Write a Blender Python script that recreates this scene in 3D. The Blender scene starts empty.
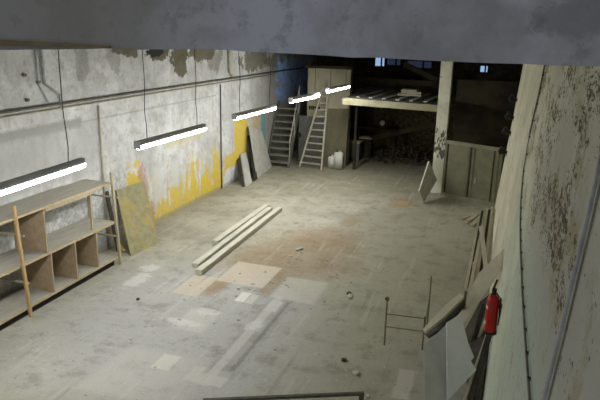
import bpy, bmesh, math, random
from mathutils import Vector, Matrix, noise as mnoise
random.seed(4)
S = bpy.context.scene
COL = S.collection

# ------------------------------------------------------------------ camera
F = 600.0
H = 5.0
vp = Vector((508-300, 37-200, F))
vx = -48.0
vv = Vector((vx, -(vp.x*vx + F*F)/vp.y, F))
cy = vp.normalized(); cz = -vv.normalized(); cx = cy.cross(cz)
R = Matrix((cx, cy, cz))                      # camera vector -> world vector
EYE = Vector((0, 0, H))
camd = bpy.data.cameras.new('camera'); camd.sensor_width = 36; camd.lens = 36*F/600
camd.clip_start = 0.05; camd.clip_end = 200
cam = bpy.data.objects.new('camera', camd); COL.objects.link(cam)
r_, u_, b_ = R @ Vector((1, 0, 0)), R @ Vector((0, -1, 0)), R @ Vector((0, 0, -1))
M4 = Matrix((r_, u_, b_)).transposed().to_4x4(); M4.translation = EYE
cam.matrix_world = M4
S.camera = cam

def ray(x, y): return R @ Vector((x-300, y-200, F))
def atY(x, y, Y):
    d = ray(x, y); return EYE + d*(Y/d.y)
def atX(x, y, X):
    d = ray(x, y); return EYE + d*(X/d.x)
def atZ(x, y, z=0.0):
    d = ray(x, y); return EYE + d*((z-H)/d.z)
def onplane(x, y, p, n):
    d = ray(x, y); return EYE + d*((p-EYE).dot(n)/d.dot(n))
XL = -8.4
WX0, WXS = 0.19, 0.07                          # right wall leans slightly outward
def atWR(x, y):
    p = Vector((WX0, 0, 0)); n = Vector((1, 0, -WXS)); return onplane(x, y, p, n)

# ------------------------------------------------------------------ materials
class NT:
    def __init__(s, name):
        s.m = bpy.data.materials.new(name); s.m.use_nodes = True
        s.t = s.m.node_tree; s.t.nodes.clear()
        s.out = s.t.nodes.new('ShaderNodeOutputMaterial')
        s.b = s.t.nodes.new('ShaderNodeBsdfPrincipled')
        s.t.links.new(s.b.outputs[0], s.out.inputs[0])
        s.tc = s.t.nodes.new('ShaderNodeTexCoord').outputs['Object']
        s.b.inputs['Specular IOR Level'].default_value = 0.25
    def L(s, a, b): s.t.links.new(a, b)
    def setin(s, sock, v):
        if isinstance(v, bpy.types.NodeSocket): s.L(v, sock)
        elif isinstance(v, (tuple, list)) and sock.type == 'RGBA' and len(v) == 3: sock.default_value = (*v, 1)
        else: sock.default_value = v
    def math(s, op, a, b=0.0, clamp=False):
        n = s.t.nodes.new('ShaderNodeMath'); n.operation = op; n.use_clamp = clamp
        s.setin(n.inputs[0], a); s.setin(n.inputs[1], b); return n.outputs[0]
    def mix(s, f, a, b, mode='MIX'):
        n = s.t.nodes.new('ShaderNodeMix'); n.data_type = 'RGBA'; n.blend_type = mode
        s.setin(n.inputs[0], f); s.setin(n.inputs[6], a); s.setin(n.inputs[7], b); return n.outputs[2]
    def noise(s, scale, detail=4, rough=0.6, vec=None, stretch=None, off=None):
        v = vec or s.tc
        if stretch or off:
            mp = s.t.nodes.new('ShaderNodeMapping'); s.L(v, mp.inputs[0])
            if stretch: mp.inputs['Scale'].default_value = stretch
            if off: mp.inputs['Location'].default_value = off
            v = mp.outputs[0]
        n = s.t.nodes.new('ShaderNodeTexNoise'); s.L(v, n.inputs['Vector'])
        n.inputs['Scale'].default_value = scale; n.inputs['Detail'].default_value = detail
        n.inputs['Roughness'].default_value = rough
        return n.outputs['Fac']
    def step(s, v, lo, hi, a=0.0, b=1.0):
        n = s.t.nodes.new('ShaderNodeMapRange'); n.interpolation_type = 'SMOOTHSTEP'
        s.L(v, n.inputs[0]); n.inputs[1].default_value = lo; n.inputs[2].default_value = hi
        n.inputs[3].default_value = a; n.inputs[4].default_value = b; return n.outputs[0]
    def xyz(s):
        if not hasattr(s, '_x'):
            n = s.t.nodes.new('ShaderNodeSeparateXYZ'); s.L(s.tc, n.inputs[0]); s._x = n.outputs
        return s._x
    def box(s, u, v, u0, u1, v0, v1, soft=0.1, warp=None, amt=0.0):
        cu, cv, hu, hv = (u0+u1)/2, (v0+v1)/2, abs(u1-u0)/2, abs(v1-v0)/2
        a = s.math('SUBTRACT', hu, s.math('ABSOLUTE', s.math('SUBTRACT', u, cu)))
        b = s.math('SUBTRACT', hv, s.math('ABSOLUTE', s.math('SUBTRACT', v, cv)))
        d = s.math('MINIMUM', a, b)
        if warp is not None:
            d = s.math('ADD', d, s.math('MULTIPLY', s.math('SUBTRACT', warp, 0.5), amt))
        return s.step(d, -soft, soft)
    def ell(s, u, v, cu, cv, ru, rv, soft=0.4, warp=None, amt=0.0):
        a = s.math('DIVIDE', s.math('SUBTRACT', u, cu), ru); b = s.math('DIVIDE', s.math('SUBTRACT', v, cv), rv)
        d = s.math('SUBTRACT', 1.0, s.math('SQRT', s.math('ADD', s.math('MULTIPLY', a, a), s.math('MULTIPLY', b, b))))
        if warp is not None:
            d = s.math('ADD', d, s.math('MULTIPLY', s.math('SUBTRACT', warp, 0.5), amt))
        return s.step(d, -soft, soft)
    def mul(s, *a):
        r = a[0]
        for q in a[1:]: r = s.math('MULTIPLY', r, q)
        return r
    def done(s, col, rough=0.8, bump=None, bs=0.3, bd=0.02):
        s.setin(s.b.inputs['Base Color'], col); s.setin(s.b.inputs['Roughness'], rough)
        if bump is not None:
            n = s.t.nodes.new('ShaderNodeBump'); n.inputs['Strength'].default_value = bs
            n.inputs['Distance'].default_value = bd; s.L(bump, n.inputs['Height']); s.L(n.outputs[0], s.b.inputs['Normal'])
        return s.m

def simple(name, c1, c2, scale=6, stretch=None, rough=0.75, metal=0.0, bs=0.2, lo=0.35, hi=0.65):
    t = NT(name); n = t.noise(scale, 5, 0.65, stretch=stretch)
    t.b.inputs['Metallic'].default_value = metal
    return t.done(t.mix(t.step(n, lo, hi), c1, c2), rough, n, bs, 0.006)

# --- floor
def floor_mat():
    t = NT('dirty_concrete_floor'); x, y, z = t.xyz()
    n1 = t.noise(0.45, 5, 0.6); n2 = t.noise(2.2, 6, 0.7); n3 = t.noise(9, 6, 0.75); n4 = t.noise(38, 3, 0.6)
    c = t.mix(t.step(n1, 0.38, 0.62), (0.315, 0.298, 0.23), (0.425, 0.403, 0.318))
    # pale blue-grey worn screed in the near middle
    c = t.mix(t.mul(t.ell(x, y, -4.6, 8.6, 2.4, 2.6, 0.3, n2, 0.7), 0.8), c, (0.395, 0.395, 0.385))
    c = t.mix(t.mul(t.ell(x, y, -6.3, 8.6, 1.3, 3.2, 0.3, n2, 0.8), 0.5), c, (0.36, 0.36, 0.335))
    # greenish grime towards the right, darker far ground
    c = t.mix(t.mul(t.ell(x, y, -1.4, 12.5, 1.9, 6.5, 0.4, n2, 0.8), 0.6), c, (0.37, 0.355, 0.25))
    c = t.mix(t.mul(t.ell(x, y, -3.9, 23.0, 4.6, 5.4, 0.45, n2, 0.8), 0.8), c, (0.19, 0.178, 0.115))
    # blotches
    c = t.mix(t.mul(t.step(n2, 0.50, 0.66), 0.48), c, (0.21, 0.198, 0.155))
    c = t.mix(t.mul(t.step(n3, 0.53, 0.70), 0.38), c, (0.18, 0.165, 0.125))
    c = t.mix(t.mul(t.step(t.noise(3.1, 6, 0.75, off=(9, 4, 0)), 0.58, 0.74), 0.45), c, (0.55, 0.54, 0.49))
    # rusty brown stains
    br = (0.27, 0.18, 0.08)
    for (px, py, rx, ry, a) in ((302, 252, 1.25, 1.7, .55), (330, 240, .75, 1.2, .45), (262, 262, .9, .9, .4), (217, 285, .22, .55, .75), (273, 284, .18, .6, .6), (402, 203, .36, .6, .6), (351, 221, .25, .5, .5), (345, 268, .5, .5, .3)):
        p = atZ(px, py); c = t.mix(t.mul(t.ell(x, y, p.x, p.y, rx, ry, 0.45, n3, 1.6), a), c, br)
    p = atZ(402, 203); c = t.mix(t.mul(t.ell(x, y, p.x, p.y, .16, .3, 0.3, n3, 1.2), .6), c, (0.46, 0.30, 0.15))
    # screed repairs and taped patches (hard edges)
    def patch(px, py, wx, wy, col, a, soft=.025, amt=.10):
        nonlocal c
        p = atZ(px, py)
        c = t.mix(t.mul(t.box(x, y, p.x-wx/2, p.x+wx/2, p.y-wy/2, p.y+wy/2, soft, n3, amt), a), c, col)
    patch(250, 274, 1.05, 1.15, (0.56, 0.49, 0.38), .75)
    patch(196, 285, .55, 1.0, (0.54, 0.47, 0.35), .7)
    patch(243, 297, .20, .42, (0.70, 0.69, 0.63), .85)
    patch(252, 299, .16, .40, (0.60, 0.58, 0.51), .6)
    patch(274, 306, .22, .46, (0.74, 0.73, 0.68), .9)
    patch(166, 362, .30, .42, (0.66, 0.63, 0.53), .8)
    patch(208, 376, .62, .42, (0.58, 0.56, 0.51), .6)
    patch(196, 320, .62, .8, (0.56, 0.55, 0.49), .5, .08, .25)
    patch(300, 290, .9, 1.1, (0.55, 0.52, 0.45), .5, .05, .3)
    patch(404, 384, .25, .8, (0.60, 0.57, 0.48), .7, .03, .15)
    patch(150, 375, 1.6, 1.3, (0.50, 0.48, 0.42), .45, .1, .3)
    # long filled channel in the floor
    chx = -3.72
    c = t.mix(t.mul(t.box(x, y, chx-.14, chx+.40, 7.2, 10.1, .03, n3, .12), .5), c, (0.31, 0.31, 0.29))
    c = t.mix(t.mul(t.box(x, y, chx-.06, chx+.10, 6.9, 10.2, .02, n3, .06), .7), c, (0.52, 0.51, 0.46))
    c = t.mix(t.mul(t.box(x, y, chx+.22, chx+.30, 7.4, 10.0, .02, n3, .10), .6), c, (0.16, 0.16, 0.14))
    # drag marks along the hall
    st = t.noise(1.0, 4, 0.7, stretch=(5.5, 0.35, 1))
    c = t.mix(t.mul(t.step(st, 0.57, 0.66), 0.28), c, (0.54, 0.53, 0.47))
    st2 = t.noise(1.0, 4, 0.7, stretch=(6.5, 0.3, 1), off=(3, 8, 0))
    c = t.mix(t.mul(t.step(st2, 0.6, 0.68), 0.35), c, (0.19, 0.18, 0.14))
    # white plaster spills and specks
    for (px, py, rx, ry) in ((137, 280, .18, .4), (255, 325, .15, .2), (150, 268, .2, .2), (182, 322, .35, .1), (206, 312, .2, .15)):
        p = atZ(px, py); c = t.mix(t.mul(t.ell(x, y, p.x, p.y, rx, ry, 0.3, n3, 3.5), .55), c, (0.62, 0.62, 0.59))
    c = t.mix(t.mul(t.step(t.noise(16, 2, 0.5), 0.69, 0.73), 0.6), c, (0.66, 0.65, 0.60))
    c = t.mix(t.mul(t.step(t.noise(13, 2, 0.5, off=(5, 5, 1)), 0.70, 0.74), 0.6), c, (0.08, 0.075, 0.06))
    # dirt strip at the foot of the left wall
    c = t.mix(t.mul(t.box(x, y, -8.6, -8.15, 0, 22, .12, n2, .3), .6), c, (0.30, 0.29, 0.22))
    c = t.mix(t.mul(t.step(n4, 0.35, 0.7), 0.12), c, (0.1, 0.1, 0.08))
    rg = t.step(n2, 0.4, 0.7, 0.55, 0.85)
    return t.done(c, rg, n3, 0.25, 0.02)

def wall_left_mat():
    t = NT('stained_white_plaster'); x, y, z = t.xyz()
    n1 = t.noise(0.7, 5, 0.65); n2 = t.noise(2.6, 6, 0.7); n3 = t.noise(9, 6, 0.75)
    c = t.mix(t.step(n1, 0.38, 0.62), (0.51, 0.515, 0.505), (0.68, 0.685, 0.68))
    c = t.mix(t.mul(t.step(n2, 0.48, 0.66), 0.55), c, (0.40, 0.39, 0.355))
    c = t.mix(t.mul(t.step(n3, 0.54, 0.68), 0.5), c, (0.27, 0.26, 0.225))
    dr = t.noise(1.0, 5, 0.7, stretch=(1, 3.2, 0.35))
    c = t.mix(t.mul(t.step(dr, 0.52, 0.68), 0.45), c, (0.38, 0.36, 0.31))
    n5 = t.noise(1.6, 7, 0.8, off=(4, 9, 2)); n6 = t.noise(5.5, 6, 0.78, off=(1, 3, 5))
    c = t.mix(t.mul(t.step(n5, 0.50, 0.66), t.step(z, 1.2, 2.6, .35, 1), 0.6), c, (0.36, 0.35, 0.31))
    c = t.mix(t.mul(t.step(n6, 0.56, 0.66), 0.55), c, (0.30, 0.285, 0.24))
    # mottled worn band behind the shelf
    c = t.mix(t.mul(t.box(y, z, 6, 12.2, 0.0, 1.75, .2, n2, .5), t.step(n3, .42, .55), .6), c, (0.27, 0.29, 0.28))
    # darker grey line along the ledge, greyer band below it
    c = t.mix(t.mul(t.box(y, z, 4, 10.6, 2.97, 3.16, .05, n3, .15), .8), c, (0.25, 0.25, 0.23))
    c = t.mix(t.mul(t.box(y, z, 10.6, 17, 3.05, 3.08, .02, n3, .03), .55), c, (0.26, 0.24, 0.19))
    c = t.mix(t.mul(t.box(y, z, 4, 11.1, 1.9, 3.1, .12, n2, .5), .55), c, (0.37, 0.37, 0.355))
    # greyer upper stretch at left and darker far end
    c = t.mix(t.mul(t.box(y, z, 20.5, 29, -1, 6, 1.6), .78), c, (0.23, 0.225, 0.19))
    # fallen plaster high on the wall
    for (px, py, ry, rz, a) in ((122, 50, .3, .12, .9), (130, 51, .35, .16, .9), (158, 53, .45, .22, .95), (180, 54, .5, .30, .95), (181, 66, .3, .32, .95), (203, 52, .9, .25, .9), (214, 58, .5, .35, .5), (254, 60, 1.2, .35, .8), (280, 60, 1.6, .3, .7), (82, 62, .25, .35, .4), (115, 58, .3, .3, .3)):
        p = atX(px, py, XL); c = t.mix(t.mul(t.ell(y, z, p.y, p.z, ry, rz, 0.05, n2, 2.8), a), c, (0.14, 0.125, 0.08))
    p = atX(155, 52, XL); c = t.mix(t.mul(t.ell(y, z, p.y, p.z, .35, .12, 0.1, n2, 1.8), .95), c, (0.03, 0.03, 0.03))
    # old yellow paint
    ye = t.mix(t.step(n3, 0.4, 0.7), (0.68, 0.50, 0.05), (0.56, 0.42, 0.11))
    nv = t.noise(1.0, 5, 0.7, stretch=(1, 4.5, 1.1), off=(2, 6, 1))
    ragged = t.step(t.math('ADD', nv, t.mul(t.step(z, 0.1, 1.5, 0.09, -0.07), 1.0)), 0.46, 0.54)
    c = t.mix(t.mul(t.box(y, z, 11.9, 17.4, -.1, 1.45, .25, n2, .9), ragged, .9), c, ye)
    c = t.mix(t.mul(t.box(y, z, 15.2, 17.5, -.1, .72, .1, n2, .9), t.step(nv, .40, .50), .9), c, ye)
    c = t.mix(t.mul(t.box(y, z, 12.15, 12.75, -.1, 1.85, .08, n2, .7), t.step(n2, .44, .5), .9), c, ye)
    c = t.mix(t.mul(t.box(y, z, 18.35, 19.5, 0.55, 2.25, .06, n2, .35), .95), c, ye)
    c = t.mix(t.mul(t.box(y, z, 17.6, 18.5, 0.55, 1.05, .06, n2, .35), .9), c, ye)
    c = t.mix(t.mul(t.box(y, z, 19.9, 20.5, 1.4, 2.2, .1, n2, .35), .6), c, (0.55, 0.36, 0.07))
    c = t.mix(t.mul(t.box(y, z, 14.0, 16.2, 1.9, 2.25, .08, n2, .6), .45), c, (0.60, 0.50, 0.20))
    for (py, pz, ry, rz) in ((12.75, 1.5, .18, .25), (12.9, 1.0, .15, .3), (13.1, .3, .2, .35), (12.6, .2, .15, .2)):
        c = t.mix(t.mul(t.ell(y, z, py, pz, ry, rz, 0.3, n3, 2.4), .5), c, (0.36, 0.15, 0.17))
    c = t.mix(t.mul(t.box(y, z, 13.3, 13.8, .55, 1.5, .12, n2, .4), .7), c, (0.60, 0.61, 0.62))
    c = t.mix(t.mul(t.box(y, z, 14.2, 14.6, .8, 1.5, .12, n2, .4), .7), c, (0.60, 0.61, 0.60))
    # teal stripe; far-end blue is daylight on the wall, painted into the colour
    c = t.mix(t.mul(t.box(y, z, 20.75, 21.2, 0.9, 2.1, .05, n2, .2), .75), c, (0.10, 0.30, 0.29))
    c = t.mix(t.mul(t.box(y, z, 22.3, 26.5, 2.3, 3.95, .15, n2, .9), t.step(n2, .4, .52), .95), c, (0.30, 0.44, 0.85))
    # grey scuffed bottom
    c = t.mix(t.mul(t.box(y, z, -2, 30, -.3, .12, .05, n3, .12), .6), c, (0.26, 0.245, 0.18))
    return t.done(c, 0.85, n3, 0.3, 0.02)

def wall_right_mat():
    t = NT('peeling_cream_plaster'); x, y, z = t.xyz()
    n1 = t.noise(0.8, 5, 0.65); n2 = t.noise(3, 6, 0.7)
    n3 = t.noise(23, 4, 0.6, stretch=(1, 0.36, .9)); nf = t.noise(42, 3, 0.55, stretch=(1, 0.36, .9), off=(3, 1, 2)); nc = t.noise(1.0, 3, 0.6, stretch=(1, 0.8, 2.4), off=(4, 2, 3))
    c = t.mix(t.step(n1, 0.36, 0.64), (0.50, 0.48, 0.345), (0.62, 0.60, 0.475))
    c = t.mix(t.mul(t.step(n2, 0.5, 0.66), 0.35), c, (0.36, 0.35, 0.26))
    c = t.mix(t.mul(t.box(y, z, -2, 6.5, 0.5, 4.3, .7, n2, .8), .8), c, (0.345, 0.345, 0.295))  # near stretch darkened in the colour to hold down the world light there
    # pale green tide marks low down
    c = t.mix(t.mul(t.box(y, z, 2, 9, .1, 3.1, .4, n2, 1.0), .45), c, (0.42, 0.53, 0.42))
    # dense flaking zone high on the wall
    reg = t.box(y, z, 2.4, 9.5, 3.25, 5.2, .5, n1, 1.6)
    reg = t.math('ADD', t.mul(reg, t.step(nc, .40, .60)), t.mul(t.step(nc, .52, .66), .45))
    thr = t.step(t.math('ADD', n3, t.mul(reg, 0.125)), 0.69, 0.73)
    thr2 = t.step(t.math('ADD', nf, t.mul(reg, 0.125)), 0.69, 0.73)
    c = t.mix(t.mul(t.step(t.math('ADD', n2, t.mul(reg, 0.12)), .56, .68), .6), c, (0.31, 0.265, 0.14))
    c = t.mix(t.mul(thr, .9), c, (0.075, 0.056, 0.022))
    c = t.mix(t.mul(thr2, .9), c, (0.06, 0.045, 0.02))
    c = t.mix(t.mul(t.step(t.noise(5, 4, .6, off=(7, 7, 7)), .68, .74), .5), c, (0.12, 0.11, 0.08))
    return t.done(c, 0.85, n3, 0.35, 0.02)

def beam_mat():
    t = NT('grey_painted_beam'); x, y, z = t.xyz()
    n1 = t.noise(2.2, 5, 0.65); n2 = t.noise(9, 6, 0.7); n3 = t.noise(45, 4, 0.7)
    c = t.mix(t.step(n1, 0.36, 0.62), (0.21, 0.205, 0.21), (0.33, 0.33, 0.355))
    c = t.mix(t.mul(t.step(n2, .53, .64), .5), c, (0.15, 0.15, 0.145))
    c = t.mix(t.mul(t.step(t.math('ADD', x, t.mul(n1, .6)), -.4, -1.15), .75), c, (0.145, 0.135, 0.10))
    c = t.mix(t.mul(t.step(n3, .66, .7), .7), c, (0.04, 0.04, 0.04))
    c = t.mix(t.mul(t.ell(x, z, .2, 5.06, .12, .06, .3, n2, 2.5), .6), c, (0.12, 0.12, 0.125))
    c = t.mix(t.mul(t.ell(x, z, -.98, 4.985, .12, .03, .3, n2, 2.5), .2), c, (0.13, 0.12, 0.10))
    return t.done(c, 0.8, n2, 0.25, 0.004)

def wood(name, c1, c2, ax=1, rough=0.7, sc=5):
    st = [7, 7, 7]; st[ax] = 0.6
    return simple(name, c1, c2, sc, tuple(st), rough, 0, 0.12)

def backwall():
    t = NT('old_brown_brick_wall'); x, y, z = t.xyz(); n = t.noise(2.2, 6, .7); n2 = t.noise(7, 5, .7)
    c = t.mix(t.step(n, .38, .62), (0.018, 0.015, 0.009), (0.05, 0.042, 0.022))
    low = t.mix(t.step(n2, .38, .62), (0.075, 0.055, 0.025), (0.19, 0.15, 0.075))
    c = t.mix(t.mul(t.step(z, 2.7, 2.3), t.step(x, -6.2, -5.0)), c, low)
    return t.done(c, .9, n2, .3, .02)
M = {}
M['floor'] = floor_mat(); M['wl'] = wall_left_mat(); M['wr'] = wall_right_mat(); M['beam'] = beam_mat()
M['rust_edge'] = simple('brown_beam_edge', (0.10, 0.075, 0.03), (0.15, 0.115, 0.05), 8)
M['ceiling'] = simple('grey_ceiling_plaster', (0.16, 0.155, 0.14), (0.24, 0.235, 0.21), 2)
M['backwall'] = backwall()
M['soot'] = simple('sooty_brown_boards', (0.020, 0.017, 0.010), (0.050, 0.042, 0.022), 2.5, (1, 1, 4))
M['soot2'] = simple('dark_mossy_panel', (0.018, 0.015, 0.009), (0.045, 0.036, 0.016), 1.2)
M['ply'] = simple('pale_plywood', (0.30, 0.28, 0.20), (0.36, 0.335, 0.25), 2.5, (1, 1, .5))
M['plydark'] = simple('dirty_brown_plywood', (0.11, 0.098, 0.06), (0.15, 0.135, 0.085), 2.5, (1, 1, .5))
M['greyboard'] = simple('grey_board', (0.11, 0.115, 0.105), (0.155, 0.155, 0.14), 3)
M['bluesheet'] = simple('blue_grey_sheet', (0.62, 0.625, 0.59), (0.70, 0.70, 0.66), 3)
M['bluesheet2'] = simple('dusty_grey_sheet', (0.43, 0.43, 0.39), (0.51, 0.51, 0.46), 3)
M['tan'] = simple('dusty_tan_board', (0.50, 0.46, 0.34), (0.60, 0.56, 0.43), 3)
M['slat'] = simple('grimy_slat', (0.34, 0.31, 0.215), (0.46, 0.42, 0.30), 4)
M['slat_and_shade'] = simple('dark_slat_and_gap_shade', (0.022, 0.020, 0.014), (0.05, 0.045, 0.03), 4)  # dark slats, and near-black pieces standing in for shaded gaps
M['pale'] = simple('pale_dusty_board', (0.42, 0.41, 0.35), (0.52, 0.51, 0.44), 3)
M['timber'] = simple('dusty_pale_timber', (0.47, 0.455, 0.37), (0.58, 0.56, 0.46), 3, (4, .5, 4))
M['shelf'] = simple('dusty_shelf_board', (0.32, 0.305, 0.255), (0.39, 0.37, 0.31), 3, (4, .6, 4))
M['chip'] = simple('brown_chipboard', (0.33, 0.25, 0.155), (0.40, 0.31, 0.20), 9)
M['chipd'] = simple('raw_board_edge', (0.42, 0.32, 0.19), (0.50, 0.40, 0.25), 9)
M['post'] = simple('orange_pine_post', (0.42, 0.28, 0.13), (0.50, 0.355, 0.185), 5, (5, 5, .6))
M['greywood'] = simple('grey_wood_post', (0.36, 0.31, 0.21), (0.45, 0.40, 0.29), 5, (5, 5, .6))
M['toeshade'] = simple('dark_toe_shade', (0.018, 0.018, 0.016), (0.03, 0.03, 0.027), 4)
def yellow_board():
    t = NT('yellow_splashed_board'); n = t.noise(1.8, 5, .65); n2 = t.noise(6, 5, .7)
    c = t.mix(t.step(n2, .35, .65), (0.24, 0.22, 0.12), (0.32, 0.295, 0.18))
    c = t.mix(t.mul(t.step(n, .46, .66), .6), c, (0.46, 0.34, 0.07))
    return t.done(c, .8, n2, .2, .006)
M['yboard'] = yellow_board()
M['yplank'] = simple('yellow_plank', (0.50, 0.34, 0.07), (0.60, 0.43, 0.13), 5)
M['dustsheet'] = simple('dusty_white_sheet', (0.38, 0.375, 0.33), (0.46, 0.455, 0.40), 3)
M['housing'] = simple('grey_lamp_housing', (0.68, 0.69, 0.74), (0.76, 0.77, 0.81), 4, None, .5)
M['cable'] = simple('black_cable', (0.02, 0.02, 0.02), (0.03, 0.03, 0.03), 5, None, .6)
M['pipe'] = simple('dirty_pipe_paint', (0.34, 0.31, 0.23), (0.45, 0.42, 0.33), 6, None, .5)
M['pipedark'] = simple('dark_pipe', (0.11, 0.10, 0.08), (0.17, 0.16, 0.13), 6, None, .5)
M['conduit'] = simple('grey_conduit', (0.25, 0.265, 0.255), (0.34, 0.355, 0.34), 6, None, .45)
M['steel'] = simple('dull_rusty_steel', (0.14, 0.12, 0.065), (0.22, 0.185, 0.10), 8, None, .5, .3)
M['steeldark'] = simple('dark_steel', (0.075, 0.073, 0.058), (0.11, 0.105, 0.082), 8, None, .5, .3)
M['iron'] = simple('black_iron', (0.012, 0.012, 0.012), (0.03, 0.028, 0.024), 8, None, .55, .2)
M['ladder'] = simple('dull_aluminium', (0.32, 0.305, 0.24), (0.41, 0.39, 0.31), 6, None, .5, .1)
M['stair'] = simple('worn_stair_grey', (0.17, 0.165, 0.125), (0.24, 0.23, 0.18), 5)
M['column'] = None
def col_mat():
    t = NT('flaking_white_column'); n = t.noise(5, 6, .7, stretch=(1, 1, .5)); n2 = t.noise(1.5, 4, .6)
    x, y, z = t.xyz()
    c = t.mix(t.step(n2, .4, .6), (0.56, 0.55, 0.44), (0.70, 0.69, 0.57))
    c = t.mix(t.mul(t.step(t.math('ADD', n, t.mul(t.ell(x, z, 0.1, 1.6, .5, .5, .4), .14)), .62, .66), .9), c, (0.06, 0.055, 0.04))
    return t.done(c, .8, n, .3, .01)
M['column'] = col_mat()
M['door'] = simple('olive_grey_door_paint', (0.135, 0.128, 0.08), (0.17, 0.162, 0.105), 3)
M['doorline'] = simple('door_rail_paint', (0.18, 0.172, 0.11), (0.235, 0.225, 0.15), 3)
M['deck'] = simple('pale_loft_boards', (0.22, 0.205, 0.13), (0.29, 0.27, 0.175), 3)
M['deckgrey'] = simple('grey_loft_deck', (0.10, 0.10, 0.095), (0.15, 0.15, 0.14), 3)
M['red'] = simple('red_cylinder_paint', (0.36, 0.018, 0.012), (0.44, 0.026, 0.018), 3, None, .35)
M['white'] = simple('white_label', (0.60, 0.58, 0.55), (0.7, 0.68, 0.64), 12, None, .5)
M['rubber'] = simple('black_rubber', (0.012, 0.012, 0.012), (0.02, 0.02, 0.02), 5, None, .6)
M['plastic'] = simple('off_white_plastic', (0.50, 0.50, 0.45), (0.58, 0.58, 0.52), 4, None, .5)
M['rubble'] = simple('brown_rubble', (0.03, 0.024, 0.014), (0.075, 0.055, 0.03), 3)
M['sky'] = None
def emis(name, col, st):
    m = bpy.data.materials.new(name); m.use_nodes = True; t = m.node_tree; t.nodes.clear()
    o = t.nodes.new('ShaderNodeOutputMaterial'); e = t.nodes.new('ShaderNodeEmission')
    e.inputs[0].default_value = (*col, 1); e.inputs[1].default_value = st; t.links.new(e.outputs[0], o.inputs[0]); return m
M['tube'] = emis('lit_fluorescent_tube', (1.0, 1.0, 0.97), 62)
M['sky'] = emis('daylit_window_pane', (0.45, 0.65, 1.0), 0.6)
M['dusk'] = emis('grimy_window_pane', (0.35, 0.5, 0.9), 0.045)

# ------------------------------------------------------------------ mesh helpers
class MB:
    def __init__(s): s.bm = bmesh.new()
    def box(s, c, d, rot=None, bev=0.0):
        g = bmesh.ops.create_cube(s.bm, size=1.0); vs = g['verts']
        m = Matrix.Translation(Vector(c)) @ (rot.to_4x4() if rot else Matrix.Identity(4)) @ Matrix.Diagonal((*d, 1))
        bmesh.ops.transform(s.bm, matrix=m, verts=vs)
        if bev:
            es = list({e for v in vs for e in v.link_edges})
            bmesh.ops.bevel(s.bm, geom=es, offset=bev, segments=2, affect='EDGES')
        return s
    def bar(s, a, b, w, h, up=Vector((0, 0, 1)), bev=0.0):
        a, b = Vector(a), Vector(b); d = (b-a); L = d.length; d.normalize()
        if abs(d.dot(up)) > 0.99: up = Vector((0, 1, 0))
        x = d.cross(up).normalized(); z = x.cross(d)
        return s.box((a+b)/2, (w, L, h), Matrix((x, d, z)).transposed(), bev)
    def tube(s, pts, r, seg=8):
        pts = [Vector(p) for p in pts]; rings = []
        for i, p in enumerate(pts):
            d = (pts[min(i+1, len(pts)-1)]-pts[max(i-1, 0)]).normalized()
            up = Vector((0, 0, 1)) if abs(d.z) < 0.9 else Vector((0, 1, 0))
            x = d.cross(up).normalized(); y = d.cross(x)
            rr = r[i] if isinstance(r, (list, tuple)) else r
            rings.append([s.bm.verts.new(p + x*rr*math.cos(2*math.pi*k/seg) + y*rr*math.sin(2*math.pi*k/seg)) for k in range(seg)])
        for a, b in zip(rings, rings[1:]):
            for k in range(seg): s.bm.faces.new((a[k], a[(k+1) % seg], b[(k+1) % seg], b[k]))
        s.bm.faces.new(rings[0][::-1]); s.bm.faces.new(rings[-1]); return s
    def sheet(s, poly, th, n):
        n = n.normalized()
        def up(p): return Vector((p.x, p.y, max(p.z, .002)))
        f = [s.bm.verts.new(up(p)) for p in poly]; b = [s.bm.verts.new(up(p-n*th)) for p in poly]
        s.bm.faces.new(f); s.bm.faces.new(b[::-1]); k = len(poly)
        for i in range(k): s.bm.faces.new((f[i], b[i], b[(i+1) % k], f[(i+1) % k]))
        return s
    def build(s, name, mat, parent=None, smooth=False, kind=None):
        bmesh.ops.recalc_face_normals(s.bm, faces=s.bm.faces)
        me = bpy.data.meshes.new(name); s.bm.to_mesh(me); s.bm.free()
        if smooth:
            for p in me.polygons: p.use_smooth = True
        me.materials.append(mat); o = bpy.data.objects.new(name, me); COL.objects.link(o)
        if parent:
            o.parent = parent
            root = parent.location if not parent.parent else parent.location + parent.parent.location
            base = parent
            off = Vector((0, 0, 0))
            while base: off += base.location; base = base.parent
            for v in me.vertices: v.co -= off
        if kind: o['kind'] = kind
        return o

def tag(o, label, cat, group=None):
    o['label'] = label; o['category'] = cat
    if group: o['group'] = group
    return o
def thing(name, loc, label, cat, group=None):
    o = bpy.data.objects.new(name, None); COL.objects.link(o); o.location = loc
    o.empty_display_size = 0.2
    return tag(o, label, cat, group)
def mesh_thing(mb, name, mat, label, cat, group=None, smooth=False):
    return tag(mb.build(name, mat, None, smooth), label, cat, group)
def struct(mb, name, mat, parent=None): return mb.build(name, mat, parent, kind=None if parent else 'structure')

# ------------------------------------------------------------------ the setting

YB = 27.0
ZC = 5.7
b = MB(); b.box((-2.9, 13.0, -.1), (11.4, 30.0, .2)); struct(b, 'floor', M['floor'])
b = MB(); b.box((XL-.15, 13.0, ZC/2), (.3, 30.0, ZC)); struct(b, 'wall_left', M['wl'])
b = MB(); b.box((-2.9, YB+.15, ZC/2), (11.4, .3, ZC)); struct(b, 'wall_back', M['backwall'])
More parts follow.
